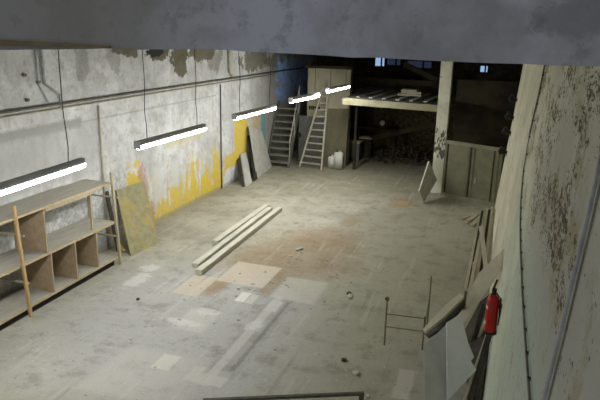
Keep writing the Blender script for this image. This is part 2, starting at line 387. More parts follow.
# right wall: slightly battered face, ends at the low partition
YR = 18.45
b = MB()
pr = [(WX0, 0), (WX0+WXS*ZC, ZC), (1.1, ZC), (1.1, 0)]
f0 = [b.bm.verts.new((x, -2.0, z)) for x, z in pr]; f1 = [b.bm.verts.new((x, YR, z)) for x, z in pr]
b.bm.faces.new(f0); b.bm.faces.new(f1[::-1])
for i in range(4): b.bm.faces.new((f0[i], f1[i], f1[(i+1) % 4], f0[(i+1) % 4]))
struct(b, 'wall_right', M['wr'])
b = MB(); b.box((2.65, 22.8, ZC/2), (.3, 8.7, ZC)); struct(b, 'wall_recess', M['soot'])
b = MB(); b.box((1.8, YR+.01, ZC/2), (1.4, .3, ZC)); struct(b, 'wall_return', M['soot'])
b = MB(); b.box((-2.9, 14.9, ZC+.1), (11.4, 25.0, .2)); struct(b, 'ceiling', M['ceiling'])
# near lintel beam just ahead of the viewer
zl, zr = atY(0, 50, 2.0), atY(600, 67, 2.0)
BP = [atY(px, py, 2.0) for px, py in ((0, 50), (110, 49), (190, 49.3), (230, 50.5), (300, 54.5), (450, 61.5), (600, 67))]
def beam_z(x):
    if x <= BP[0].x: return BP[0].z
    for p, q in zip(BP, BP[1:]):
        if x <= q.x: return p.z+(q.z-p.z)*(x-p.x)/(q.x-p.x)
    return BP[-1].z
b = MB()
N = 120; x0, x1 = XL, .56
lo_f, up_f, lo_b, up_b = [], [], [], []
for i in range(N+1):
    x = x0+(x1-x0)*i/N
    z = beam_z(x) + .004*mnoise.noise(Vector((x*9, 3, 0))) + .003*mnoise.noise(Vector((x*25, 7, 0)))
    lo_f.append(b.bm.verts.new((x, 2.0, z))); up_f.append(b.bm.verts.new((x, 2.0, ZC)))
    lo_b.append(b.bm.verts.new((x, 2.35, z+.06))); up_b.append(b.bm.verts.new((x, 2.35, ZC)))
for i in range(N):
    b.bm.faces.new((lo_f[i], lo_f[i+1], up_f[i+1], up_f[i])); b.bm.faces.new((lo_b[i+1], lo_b[i], up_b[i], up_b[i+1]))
    b.bm.faces.new((lo_f[i+1], lo_f[i], lo_b[i], lo_b[i+1])); b.bm.faces.new((up_f[i], up_f[i+1], up_b[i+1], up_b[i]))
b.bm.faces.new((lo_f[0], up_f[0], up_b[0], lo_b[0])); b.bm.faces.new((lo_f[N], lo_b[N], up_b[N], up_f[N]))
beam = struct(b, 'trim_1', M['beam'])
# brown worn lower edge of the lintel on its left half (tapering out)
b = MB()
pts = [(-5, 2), (-2.05, 1.99), (-1.35, 1.99)]
p0, p1 = Vector((-8.3, 1.985, beam_z(-8.3)-.004)), Vector((-1.42, 1.985, beam_z(-1.42)+.004))
q0, q1 = p0+Vector((0, 0, .09)), p1+Vector((0, 0, .006))
mid = atY(0, 40, 1.985)
b.sheet([p0, p1, q1, mid, q0], .012, Vector((0, -1, 0))); struct(b, 'trim_2', M['rust_edge'])
# pilaster at the far end of the right wall
b = MB()
pz = [0, ZC-.02]
f0 = [b.bm.verts.new(v) for v in ((WX0-.01, 14.6, 0), (WX0-.03, YR+.12, 0), (WX0+.2, YR+.12, 0), (WX0+.2, 14.6, 0))]
f1 = [b.bm.verts.new((v.co.x+(WXS+.012)*ZC, v.co.y, ZC-.01)) for v in f0]
b.bm.faces.new(f0); b.bm.faces.new(f1[::-1])
for i in range(4): b.bm.faces.new((f0[i], f1[i], f1[(i+1) % 4], f0[(i+1) % 4]))
struct(b, 'trim_3', M['wr'])
# free-standing column
cw = .36; ccx, ccy = -1.71, 19.75
cob = MB().box((0, 0, ZC/2), (cw, .42, ZC), None, .012).build('trim_4', M['column']); cob.location = (ccx, ccy, 0); cob['kind'] = 'structure'
# low double door partition beside it
dA, dB = Vector((-1.52, 19.35, 0)), Vector((.23, 18.58, 0))
dd = (dB-dA); dl = dd.length; du = dd.normalized(); dn = Vector((du.y, -du.x, 0))
def dpt(s, z, o=0.0): return dA + du*s + dn*o + Vector((0, 0, z))
ztop = 1.82
door = MB().bar(dpt(0, ztop/2), dpt(dl, ztop/2), .06, ztop).build('door_1', M['door']); door['kind'] = 'structure'
def dbar(s0, z0, s1, z1, w, mat, name):
    MB().bar(dpt(s0, z0, .04), dpt(s1, z1, .04), .03, w).build(name, mat, door)
dbar(0, ztop-.05, dl, ztop-.05, .11, M['doorline'], 'top_rail')
dbar(.0, .06, dl, .06, .12, M['doorline'], 'bottom_rail')
for s in (.05, dl*.44, dl*.52, dl*.93):
    MB().bar(dpt(s, .12, .045), dpt(s, ztop-.1, .045), .06, .035).build('door_stile', M['doorline'], door)
for s in (.12, dl*.48, dl*.87):
    MB().bar(dpt(s, .14, .034), dpt(s, ztop-.11, .034), .035, .02).build('door_gap', M['soot'], door)
MB().bar(dpt(dl*.60, .62, .07), dpt(dl*.60, .78, .07), .03, .03).build('door_handle', M['plastic'], door)
# dark panelled screen behind the partition
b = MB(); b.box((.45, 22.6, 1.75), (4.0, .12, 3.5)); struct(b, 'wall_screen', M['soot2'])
# far windows
def window(n, px0, py0, px1, py1, Y, pane):
    p, q = atY(px0, py0, Y), atY(px1, py1, Y)
    c = (p+q)/2; w, h = abs(q.x-p.x), abs(q.z-p.z)
    fr = MB(); t_ = .07
    for dz in (-h/2, h/2): fr.box((c.x, Y, c.z+dz), (w+t_, .08, t_))
    for dx in (-w/2, .15*w, w/2): fr.box((c.x+dx, Y, c.z), (t_, .08, h))
    o = fr.build('window_%d' % n, M['soot2']); o['kind'] = 'structure'
    MB().box((c.x, Y+.01, c.z), (w, .02, h)).build('pane', M[pane], o)
window(1, 375, 56, 385, 67, YB-.06, 'sky')
window(3, 387, 56, 401, 66, YB-.06, 'dusk')
window(4, 407, 60, 432, 69, YB-.06, 'dusk')

window(2, 480, 65, 488, 73, YB-.06, 'sky')
# dark roof-truss timbers in the far bay
for n, (a, c) in enumerate((((352, 79), (438, 84)), ((352, 90), (436, 96)), ((404, 64), (441, 82)), ((462, 84), (520, 90)))):
    b = MB(); b.bar(atY(*a, 24.5), atY(*c, 24.5), .18, .2); struct(b, 'trim_%d' % (5+n), M['soot2'])

# ------------------------------------------------------------------ fluorescent lamps
XLAMP = -5.0
lamps = [((-75, 215), (84, 163), 'long lit fluorescent lamp nearest the viewer, hanging in front of the shelf unit'),
         ((135, 147), (207, 127), 'second lit fluorescent lamp, hanging above the yellow paint patch on wall'),
         ((233, 118), (276, 107), 'third lit fluorescent lamp, hanging above the tall leaning grey sheet'),
         ((290, 101), (319, 95), 'fourth lit fluorescent lamp, hanging in front of the stair top'),
         ((327, 91), (349, 86), 'furthest lit fluorescent lamp, hanging right of the ladder top')]
for i, (pa, pb, lab) in enumerate(lamps):
    XLAMP = (-5.9, -5.9, -5.8, -5.5, -5.15)[i]
    A, B = atX(*pa, XLAMP), atX(*pb, XLAMP)
    dq = (B-A).normalized(); A += dq*.06; B -= dq*(.03 if i == 0 else .14); A.z += .015; B.z += .015
    t = thing('fluorescent_lamp', (A+B)/2, lab, 'lamp', 'fluorescent lamps hung in a row')
    d = (B-A).normalized()
    hz = Vector((0, 0, 1))
    prof = [(-.072, .0), (-.062, .035), (-.03, .075), (.03, .075), (.062, .035), (.072, .0)]
    hb = MB(); ra = [hb.bm.verts.new(A + Vector((x, 0, zz))) for x, zz in prof]; rb = [hb.bm.verts.new(B + Vector((x, 0, zz))) for x, zz in prof]
    hb.bm.faces.new(ra); hb.bm.faces.new(rb[::-1])
    for k in range(len(prof)): hb.bm.faces.new((ra[k], rb[k], rb[(k+1) % len(prof)], ra[(k+1) % len(prof)]))
    hb.build('lamp_housing', M['housing'], t)
    tb = MB(); n = 9
    for (a0, b0) in ((A + d*.03, B - d*.03),):
        pr = [(.074*math.cos(q), -.082*math.sin(q)) for q in [math.pi*k/8 for k in range(9)]]
        ra = [tb.bm.verts.new(a0 + Vector((x, 0, zz))) for x, zz in pr]; rb = [tb.bm.verts.new(b0 + Vector((x, 0, zz))) for x, zz in pr]
        tb.bm.faces.new(ra); tb.bm.faces.new(rb[::-1])
        for k in range(len(pr)): tb.bm.faces.new((ra[k], rb[k], rb[(k+1) % len(pr)], ra[(k+1) % len(pr)]))
    tb.build('lamp_tube', M['tube'], t)
    for e, sg in ((A, -1), (B, 1)):
        MB().box(e - Vector((0, sg*.012, -.005)), (.135, .03, .14), None, .008).build('end_cap', M['housing'], t)
    for fr in (.13, .88):
        c = A + (B-A)*fr
        pts = [Vector((c.x, c.y, c.z+.06))]
        for k in range(1, 12):
            zz = c.z+.06+(ZC-c.z-.06)*k/11
            pts.append(Vector((c.x-.025*k/11+.008*math.sin(k*1.7+i), c.y+.018*math.sin(k*1.1+2*i) if k < 11 else c.y, zz)))
        MB().tube(pts, .0075, 6).build('hanging_cord', M['cable'], t)

# ------------------------------------------------------------------ shelf unit on the left
FX, BX = -7.6, -8.33
Y0, Y1 = 6.0, 10.45
sh = thing('shelf_unit', ((FX+BX)/2, 8.2, 0), 'long dusty chipboard shelf unit with compartments against the left wall', 'shelf')
def shelf(z, x0, x1, y0, y1, th=.04):
    bb = MB(); bb.box(((x0+x1)/2, (y0+y1)/2, z), (x1-x0, y1-y0, th)); o = bb.build('shelf_board', M['shelf'], sh)
    MB().box((x1+.006, (y0+y1)/2, z), (.012, y1-y0, th+.004)).build('shelf_edge', M['chipd'], o)
shelf(1.86, BX, FX, Y0, 9.75); shelf(1.84, BX, -7.66, 9.75, Y1)
shelf(.98, BX, FX, Y0, Y1); shelf(.17, BX, FX, Y0, Y1)
MB().box(((FX+BX)/2-.03, (Y0+Y1)/2, .075), (FX-BX-.06, Y1-Y0-.1, .15)).build('toe_shade', M['toeshade'], sh)  # near-black block standing in for the shaded gap under the shelf
for y in (6.9, 8.45, 9.12, 9.78):
    MB().box(((FX+BX)/2+.01, y, .575), (FX-BX, .03, .77)).build('divider', M['chip'], sh)
for y in (6.9, 8.37):
    MB().box(((FX+BX)/2+.01, y, 1.42), (FX-BX, .03, .84)).build('divider', M['chip'], sh)
# batten under the top board
MB().box((FX-.03, 9.1, 1.80), (.03, 1.3, .07)).build('front_batten', M['greywood'], sh)
MB().bar((FX-.08, 9.78, 1.0), (FX-.08, 9.78, 1.84), .04, .04).build('post', M['greywood'], sh)
for y, yt, z1, mt in ((7.78, 7.66, 2.1, 'post'), (10.49, 10.36, 2.1, 'greywood')):
    MB().bar((FX+.035, y, 0), (FX+.035, yt, z1), .05, .06, Vector((0, 1, 0)), .006).build('post', M[mt], sh)
    MB().bar((BX+.03, y+.03, 0), (BX+.03, y+.03, 1.84), .05, .05).build('post', M['greywood'], sh)
    for z in (.62, 1.5):
        MB().bar((FX+.02, y+.05, z), (BX+.03, y+.05, z), .035, .03).build('cross_bar', M['greywood'], sh)

# ------------------------------------------------------------------ leaning panels on the left wall
def plane3(a, b, c): return a, (b-a).cross(c-a).normalized()
def facing(n, p): return n if n.dot(EYE-p) > 0 else -n
def lean(name, mat, base, toppx, X, rest, th, label, cat, group=None):
    """base: two floor pixels; toppx: pixel where it touches the plane x=X; rest: polygon pixels"""
    a, c = atZ(*base[0]), atZ(*base[1]); a.z = c.z = .005
    tp = atX(*toppx, X); p, n = plane3(a, c, tp); n = facing(n, p)
    poly = [a, c] + [onplane(px, py, p, n) for px, py in rest]
    return mesh_thing(MB().sheet(poly, th, n), name, mat, label, cat, group)
lean('plywood_sheet', M['yboard'], ((129, 256), (157, 242.5)), (142, 180), XL+.06, ((142, 180), (114, 190)), .025,
     'yellow-stained board leaning on the left wall beside the shelf end', 'board')
for (fx, fy, tx, ty, mt, lab, w) in ((126, 253, 115, 190, 'slat_and_shade', 'dark narrow board wedged behind the yellow-stained leaning board', .12),
                              (129, 253, 119, 196, 'yplank', 'narrow yellow plank showing its foot under the yellow-stained board', .07)):
    a = atZ(fx, fy); a.x -= .20 if mt == 'slat_and_shade' else .12; a.z = .03; tp = Vector((XL+.05, a.y+.1, 1.4 if mt == 'slat_and_shade' else .45))
    mesh_thing(MB().bar(a, tp, w, .03, Vector((1, 0, 0))), 'plank', M[mt], lab, 'plank')
lean('hardboard_sheet', M['dustsheet'], ((257, 179), (272, 167)), (262, 130), XL+.05, ((262, 131), (249, 126)), .025,
     'tall dusty grey sheet leaning on the left wall right of the yellow patch', 'board')
lean('hardboard_sheet', M['dustsheet'], ((246, 187), (252, 183)), (246, 152), XL+.03, ((246.5, 152), (240.5, 154)), .03,
     'small dusty grey sheet leaning low in front of the yellow patch', 'board')
lean('plank', M['slat_and_shade'], ((254, 181), (257, 179)), (249, 136), XL+.03, ((250, 134), (247.5, 136)), .03,
     'dark narrow plank leaning on the wall along the tall dusty sheet', 'plank')
lean('plank', M['slat_and_shade'], ((241, 187), (244, 187)), (238, 158), XL+.02, ((239, 157), (236, 160)), .03,
     'dark narrow plank leaning left of the small dusty grey sheet', 'plank')

# ------------------------------------------------------------------ pipes on the left wall
def pipe(name, pts, r, mat, label, X=None, cat='pipe', group=None, seg=8):
    return mesh_thing(MB().tube(pts, r, seg), name, mat, label, cat, group, True)
pipe('wall_pipe', [(XL+.06, 3, 3.52), (XL+.06, 26.5, 3.52)], .026, M['pipedark'], 'upper dark pipe running the whole length of the left wall')
pipe('wall_pipe', [(XL+.05, 3, 3.43), (XL+.05, 22, 3.43)], .019, M['pipe'], 'lower thin pale pipe running just under the dark wall pipe')
pipe('conduit', [(XL+.04, 11.15, 3.36), (XL+.04, 11.15, 1.9), (XL+.04, 11.18, 0.02)], .024, M['pipe'], 'pale vertical conduit on left wall behind the shelf end')
pipe('conduit', [(XL+.03, 17.28, 3.38), (XL+.03, 17.28, .02)], .022, M['pipedark'], 'dark vertical conduit down the left wall past the yellow paint')
pipe('conduit', [(XL+.05, 17.9, 5.6), (XL+.05, 17.9, 3.75), (XL+.05, 18.15, 3.59)], .045, M['pipe'], 'short vertical pipe joining the wall pipe from above, right of second lamp')
pipe('conduit', [(XL+.05, 9.5, 5.6), (XL+.05, 9.55, 3.95), (XL+.05, 9.95, 3.70), (XL+.05, 9.97, 3.4)], .028, M['conduit'], 'bent grey conduit dropping to the wall pipe above the nearest lamp')
pipe('conduit', [(XL+.04, 9.35, 5.6), (XL+.04, 9.4, 3.95), (XL+.04, 9.62, 3.58)], .018, M['conduit'], 'thinner conduit running left of the bent grey conduit')
for (px, py) in ((24, 75), (38, 82), (27, 100)):
    p = atX(px, py, XL+.02)
    mesh_thing(MB().box((XL+.03, p.y, p.z), (.06, .08, .06), None, .01), 'wall_bracket', M['pipedark'],
               {24: 'small rusty wall bracket at top left of the left wall', 38: 'small rusty stub right beside bent conduit', 27: 'small rusty stub just above the dark wall pipe at left'}[px], 'bracket')

# ------------------------------------------------------------------ timbers lying on the floor
def timber(pa, pb, w, h, z0, label):
    a, c = atZ(*pa, z0+h/2), atZ(*pb, z0+h/2)
    mesh_thing(MB().bar(a, c, w, h, bev=.008), 'timber_beam', M['timber'], label, 'timber', 'pale timbers lying on the floor')
timber((215, 243), (267, 206), .17, .12, 0, 'shortest pale timber, left of the three lying on the floor')
timber((195, 265.5), (270, 208.5), .16, .10, 0, 'pale timber lying between the other two on the floor')
timber((198.5, 272.5), (279.5, 209), .16, .12, 0, 'long pale timber nearest the rusty stain, right of three')

# ------------------------------------------------------------------ stairs, cabin, ladder at the far end
stx0, stx1 = -8.33, -7.46
st = thing('staircase', (-7.85, 21.3, 0), 'steep open grey stairs against the left wall at far end', 'staircase')
NS = 9
for k in range(NS):
    z, y = .17+.243*k, 21.22+.125*k
    MB().box((-7.895, y+.1, z), (.83, .24, .05)).build('tread', M['stair'], st)
for x in (stx0, stx1):
    MB().bar((x, 21.2, .0), (x, 21.2+.125*NS+.15, .17+.243*NS), .04, .20, Vector((0, -1, .5))).build('stringer', M['greyboard'], st)
MB().tube([(stx1+.02, 21.25, .95), (stx1+.02, 22.35, 3.0)], .022).build('handrail', M['ladder'], st)
for f in (0.02, .5, .95):
    y = 21.25+1.1*f
    MB().tube([(stx1+.02, y, .1+1.96*f), (stx1+.02, y, .95+2.05*f)], .018).build('rail_post', M['ladder'], st)
# landing behind the stairs and boxed room
cabx0, cabx1, caby = -7.12, -5.44, 22.35
cab = thing('plywood_cabin', ((cabx0+cabx1)/2, caby+1, 0), 'boxed plywood cabin with pale upper wall behind the ladder', 'cabin')
MB().box(((cabx0+cabx1)/2, caby+.02, 2.78), (cabx1-cabx0, .04, 1.84)).build('upper_panel', M['ply'], cab)
MB().box((-6.55, caby+.03, .93), (2.3-.5, .04, 1.86)).build('lower_panel', M['greyboard'], cab)
MB().box((cabx1-.02, caby+.19, 1.85), (.04, .3, 3.7)).build('side_panel', M['plydark'], cab)
MB().box((cabx0+.02, caby+.19, 1.85), (.04, .3, 3.7)).build('side_panel', M['plydark'], cab)
MB().box(((cabx0+cabx1)/2, caby+.15, 3.75), (cabx1-cabx0+.2, .5, .1)).build('roof', M['soot2'], cab)
hp = atY(299, 135, caby)
MB().tube([(hp.x, caby+.012, hp.z), (hp.x, caby-.01, hp.z)], .10, 16).build('round_hole', M['iron'], cab)
mk = MB(); q = atY(309.5, 107, caby-.005)
for dx, w, h in ((0, .05, .17), (.08, .05, .15), (.15, .06, .17), (.25, .05, .12), (.38, .10, .10)):
    mk.box((q.x+dx, caby-.006, q.z-.02), (w, .012, h))
for dx, w in ((.04, .10), (.21, .10)): mk.box((q.x+dx, caby-.006, q.z), (w, .012, .05))
mk.build('dark_marking', M['iron'], cab)
# leaning plywood at the cabin foot
pA, pB = Vector((-6.3, 22.0, .005)), Vector((-5.42, 22.0, .005)); tp = Vector((-5.45, 22.32, 2.25))
p_, n_ = plane3(pA, pB, tp); n_ = facing(n_, p_)
mesh_thing(MB().sheet([pA, pB, tp, Vector((-6.35, 22.32, 2.2))], .02, n_), 'plywood_sheet', M['plydark'], 'brown plywood sheet leaning on the cabin right of the ladder', 'board')
# tapering ladder leaning on the cabin
lad = thing('ladder', (-6.6, 21.6, 0), 'tapering grey ladder leaning on the plywood cabin', 'ladder')
fl_, fr_ = atZ(299.5, 167.5), atZ(323, 169); fl_.y = fr_.y = 21.5
fl_ = Vector((-7.08, 21.45, 0)); fr_ = Vector((-6.16, 21.3, 0))
tl_, tr_ = atY(325, 81, caby-.05), atY(329, 80, caby-.05)
MB().bar(fl_, tl_, .06, .08, Vector((0, 1, 0))).build('rail', M['ladder'], lad)
MB().bar(fr_, tr_, .06, .08, Vector((0, 1, 0))).build('rail', M['ladder'], lad)
for k in range(12):
    f = .06 + k*.076
    MB().bar(fl_.lerp(tl_, f), fr_.lerp(tr_, f), .06, .045).build('rung', M['ladder'], lad)
# white canisters beside the ladder
def canister(px, py, Y, w, d, h, lab):
    p = atY(px, py, Y); r = MB(); t = thing('canister', (p.x, Y, 0), lab, 'canister')
    r.box((p.x, Y, h/2), (w, d, h), None, min(w, d)*.14); r.build('body', M['plastic'], t, True)
    MB().tube([(p.x-w*.2, Y, h-.01), (p.x-w*.2, Y, h+.05)], .035, 10).build('cap', M['rubber'], t)
    MB().tube([(p.x+w*.3, Y, h-.02), (p.x+w*.3, Y, h+.04), (p.x, Y, h+.05), (p.x, Y, h-.02)], .015, 6).build('handle', M['plastic'], t)
canister(338.5, 160, 21.75, .32, .24, .66, 'tall off-white canister standing at the foot of brown plywood')
canister(331.5, 160, 21.8, .22, .2, .46, 'small off-white canister between the ladder and the tall canister')

# ------------------------------------------------------------------ loft platform and what is under it
zl_ = 2.78
la, lb = atZ(343, 98, 2.78), atZ(438, 105, 2.78); la.z = lb.z = 0
ld = (lb-la).normalized(); ln = Vector((-ld.y, ld.x, 0))
if ln.y < 0: ln = -ln
loft = thing('loft_platform', ((la+lb)/2), 'wooden loft platform with pale front beam left of the column', 'platform')
def lp(s, o, z): return la + ld*s + ln*o + Vector((0, 0, z))
LL = (lb-la).length
MB().bar(lp(0, 0, zl_-.11), lp(LL, 0, zl_-.11), .10, .22).build('front_beam', M['deck'], loft)
MB().sheet([lp(0, .05, zl_), lp(LL, .05, zl_), Vector((lb.x, 26.0, zl_)), Vector((-5.9, 26.0, zl_)), Vector((-5.37, 22.8, zl_))], .05, Vector((0, 0, 1))).build('deck', M['deckgrey'], loft)
q0 = lp(.14, 1.0, 0); MB().bar(q0, q0+Vector((0, 0, zl_-.05)), .09, .09).build('post', M['soot2'], loft)
for q in (Vector((-5.75, 25.7, 0)), Vector((-2.1, 25.7, 0))):
    MB().bar(q, q+Vector((0, 0, zl_-.05)), .15, .15).build('post', M['soot2'], loft)
for k in range(6):
    s = .35+.5*k
    a, c = lp(s, .5, zl_+.02), lp(s-.2, 3.6, zl_+.02)
    mesh_thing(MB().bar(a, c, .13, .03), 'plank', M['bluesheet2'], 'pale plank lying loose on the loft platform deck', 'plank', 'planks lying on the loft deck')
b = MB(); a = lp(1.85, 2.0, zl_+.035)
for k, (dx, dy, w) in enumerate(((0, 0, .9), (.05, .05, .75), (-.03, .02, .6))):
    b.box(a+Vector((dx, dy, .05+.08*k)), (w, .5, .07), None, .02)
mesh_thing(b, 'folded_tarp', M['slat'], 'folded pale tarp lying on the loft platform', 'tarp')
# things in the dark bay under the loft
def crate(px, py, Y, w, d, h, mat, lab, name='storage_box', cat='box'):
    p = atY(px, py, Y); t = thing(name, (p.x, Y, 0), lab, cat)
    MB().box((p.x, Y, h/2), (w, d, h), None, .01).build('body', mat, t)
    MB().box((p.x, Y, h+.02), (w+.04, d+.04, .04), None, .008).build('lid', M['tan'], t)
crate(354.5, 155, 23.7, .48, .5, .74, M['greyboard'], 'grey box with pale lid standing under the loft, left end')
crate(366, 150, 24.55, .5, .5, .8, M['soot2'], 'dark box standing behind the pale-lidded box under the loft')
p = atY(378, 122, 25.2)
wb = thing('workbench', (p.x, 25.3, 0), 'dark workbench against the wall under the loft', 'workbench')
MB().box((p.x, 25.3, 1.15), (1.7, .8, .08)).build('bench_top', M['soot2'], wb)
for dx in (-.75, .75):
    for dy in (-.32, .32): MB().box((p.x+dx, 25.3+dy, .555), (.09, .09, 1.11)).build('leg', M['soot2'], wb)
t = thing('workshop_machine', (p.x+.15, 25.2, 1.19), 'small machine with a pale face standing on the dark workbench', 'machine')
MB().box((p.x+.15, 25.2, 1.36), (.34, .3, .34), None, .03).build('body', M['soot2'], t)
MB().tube([(p.x+.22, 25.06, 1.4), (p.x+.22, 25.03, 1.4)], .11, 14).build('face_plate', M['tan'], t)
a, c = atY(369, 139, 24.6), atY(436, 124, 23.2)
mesh_thing(MB().bar(a, c, .14, .18), 'diagonal_brace', M['soot2'], 'dark timber slanting upward to the right under the loft', 'timber')
b = MB()
for k in range(330):
    u, v = random.gauss(0, 1), random.gauss(0, 1); x, y = -3.4+u*.85, 24.6+v*.6
    h = max(0, .5*math.exp(-(u*u+v*v)/2.0)); s_ = random.uniform(.04, .14)
    rt = Matrix.Rotation(random.uniform(0, 6), 3, Vector((random.random(), random.random(), random.random()+.1)).normalized())
    b.box((x, y, h*random.uniform(.3, 1)+s_*.3), (s_, s_*random.uniform(.4, 1.6), s_*.5), rt)
o = b.build('rubble_heap', M['rubble']); tag(o, 'brown heap of rubble on the floor under the loft', 'rubble'); o.location.z = .066; o['kind'] = 'stuff'

# white slab leaning against the column
a, c = atZ(421, 203), atZ(434.5, 190)
a = Vector((-2.0, 18.25, .005)); c = Vector((-1.62, 19.45, .005))
a = atZ(423.5, 203, .005); c = atZ(440, 194, .005)
tp = atY(429.5, 161, 19.0); p_, n_ = plane3(a, c, tp); n_ = facing(n_, p_)
mesh_thing(MB().sheet([onplane(423.5, 203, p_, n_), onplane(437, 180, p_, n_), tp, onplane(419.5, 191, p_, n_)], .05, n_), 'stone_slab', M['pale'], 'pale slab standing tilted against the white column', 'slab')

# ------------------------------------------------------------------ pile of boards on the right
def sheet3(name, mat, tri, poly, th, label, cat, group=None):
    pts = [atY(x, y, Y) if Y else atZ(x, y, .005) for x, y, Y in tri]
    p, n = plane3(*pts); n = facing(n, p)
    return mesh_thing(MB().sheet([onplane(x, y, p, n) for x, y in poly], th, n), name, mat, label, cat, group)
# big near sheets
sheet3('board_sheet', M['bluesheet2'], ((440, 402, 0), (423, 402, 0), (440, 326, 8.36)),
       ((424, 346), (447, 324), (462, 405), (424, 408)), .02, 'dusty grey sheet at the near end of the right-hand pile, left one', 'board')
sheet3('board_sheet', M['bluesheet'], ((470, 404, 0), (440, 404, 0), (455, 318, 8.22)),
       ((446.5, 323), (461, 314), (468, 342), (474, 357), (471, 361), (476.5, 370), (447, 401)), .02, 'large pale blue-grey sheet with a notched edge, nearest the viewer', 'board')
# plank poking out left
sheet3('plank', M['tan'], ((424, 330, 8.6), (461, 294, 9.4), (446, 318, 8.85)),
       ((423, 329), (444, 306), (460, 293), (464, 296), (445, 316), (425, 332)), .05, 'plank with pointed end sticking out left above the grey sheets', 'plank')
sheet3('plank', M['slat_and_shade'], ((426, 336, 8.66), (462, 300, 9.4), (447, 322, 8.85)),  # dark sheet put in as the shade below the pointed plank
       ((424, 333), (445, 316), (464, 296), (465, 303), (449, 324), (428, 337)), .03, 'dark sheet for the shade underneath the pointed plank above grey sheets', 'plank')
# light plywood in the middle
sheet3('plywood_sheet', M['tan'], ((505, 252, 9.15), (467, 322, 10.25), (503, 272, 9.3)),
       ((507, 250), (505, 271), (486, 298), (467, 323), (464, 316), (470, 297), (482, 274)), .02, 'light tan plywood sheet leaning on the right wall above the extinguisher', 'board')
# long slats leaning away along the wall
names = ('first', 'second', 'third', 'fourth', 'fifth', 'sixth', 'seventh')
for k in range(7):
    tx, ty, fx, fy = (480, 482.5, 485.5, 487.5, 489.5, 492, 494.5)[k], (216, 211, 207, 208, 210, 207, 209)[k], 465+3.6*k, 290-2.0*k
    a, c = atZ(fx, fy, .02), atY(tx, ty, 14.4+.1*k)
    mt = 'slat_and_shade' if k in (1, 4) else 'tan' if k in (0, 3, 5) else 'slat'  # the dark ones stand in for shaded gaps between the slats
    mesh_thing(MB().bar(a, c, (.06, .05, .045, .05, .06, .04, .05)[k], .03, Vector((0, -1, .3))), 'slat', M[mt],
               names[k] + (' slat, dark as gap shade,' if mt == 'slat_and_shade' else ' slat') + ' from the left among the tall slats by the right wall', 'slat', 'tall slats by the right wall')
for (tx, ty, Y, fx, fy, mt, w, lab) in ((480.5, 236, 13.0, 469, 292, 'tan', .06, 'pale short slat standing left of the tall slats'),
                                  (482, 226, 12.6, 489, 285, 'tan', .09, 'pale slat crossing in front of the tall slats'),
                                  (474, 262, 11.6, 471, 296, 'tan', .05, 'short pale slat stub in front of the pale short slat')):
    a, c = atZ(fx, fy, .03), atY(tx, ty, Y)
    mesh_thing(MB().bar(a, c, w, .03, Vector((0, -1, .3))), 'slat', M[mt], lab, 'slat', 'pale slats by the right wall')
# slats and bars under the extinguisher
for (tx, ty, Y, fx, fy, mt, w, lab) in ((494, 318, 8.6, 464, 402, 'slat', .045, 'brown slat running down below the extinguisher'),
                                  (484, 305, 9.0, 470, 352, 'slat_and_shade', .06, 'dark slat between the notched sheet and tan plywood'),
                                  (487, 316, 8.9, 474, 352, 'slat', .05, 'thin slat left of the extinguisher foot'),
                                  (497, 330, 8.4, 476, 404, 'slat_and_shade', .08, 'dark board between the brown slat and the right wall'),
                                  (466, 292, 9.6, 462, 312, 'steel', .04, 'rusty bar poking up between plank and tan plywood')):
    c = atY(tx, ty, Y)
    if fy > 352: a = atZ(fx, fy, .03)
    elif mt == 'steel': a = atZ(463, 318, .03)
    else: a = atZ(fx, fy, .03)
    mesh_thing(MB().bar(a, c, w, .025, Vector((-.6, -1, .5))), 'slat' if mt != 'steel' else 'iron_bar', M[mt], lab, 'slat' if mt != 'steel' else 'bar')
# near-black backing sheet at the wall foot, standing in for shade between boards
sheet3('board_sheet', M['slat_and_shade'], ((478, 403, 0), (492, 345, 8.75), (498, 300, 9.7)),
       ((474, 404), (488, 404), (495, 345), (500, 292), (486, 302), (471, 330)), .02, 'near-black sheet for the shaded gap behind the other boards, right wall', 'board')

# fire extinguisher hanging on the wall
E0 = atY(493, 313, 7.8); E0.x -= .014; ex = thing('fire_extinguisher', (E0.x, E0.y, E0.z-.3), 'red fire extinguisher hanging on the right wall above the boards', 'fire extinguisher')
zb = E0.z-.29; ez = .56; rr = .082
prof = [(0.0, .06), (.02, rr), (ez*.86, rr), (ez*.94, rr*.8), (ez, rr*.35)]
MB().tube([(E0.x, E0.y, zb+z) for z, _ in prof], [r for _, r in prof], 20).build('cylinder', M['red'], ex, True)
MB().tube([(E0.x, E0.y, zb-.005), (E0.x, E0.y, zb+.035)], rr*1.03, 20).build('base_ring', M['rubber'], ex, True)
MB().tube([(E0.x, E0.y, zb+ez), (E0.x, E0.y, zb+ez+.08)], .03, 12).build('valve', M['rubber'], ex)
MB().bar((E0.x-.02, E0.y-.06, zb+ez+.07), (E0.x+.02, E0.y+.1, zb+ez+.17), .025, .02).build('lever', M['rubber'], ex)
MB().tube([(E0.x+.03, E0.y-.02, zb+ez+.03), (E0.x+.09, E0.y-.05, zb+ez-.03), (E0.x+.1, E0.y-.05, zb+ez*.5), (E0.x+.095, E0.y-.05, zb+.15)], .014, 8).build('hose', M['rubber'], ex)
def arc(r, a0, a1, z0, z1, n=8):
    lo, hi, q = [], [], MB()
    for k in range(n+1):
        a = a0+(a1-a0)*k/n; x, y = E0.x+r*math.cos(a), E0.y+r*math.sin(a)
        lo.append(q.bm.verts.new((x, y, z0))); hi.append(q.bm.verts.new((x, y, z1)))
    for k in range(n): q.bm.faces.new((lo[k], lo[k+1], hi[k+1], hi[k]))
    q.build('label', M['white'], ex)
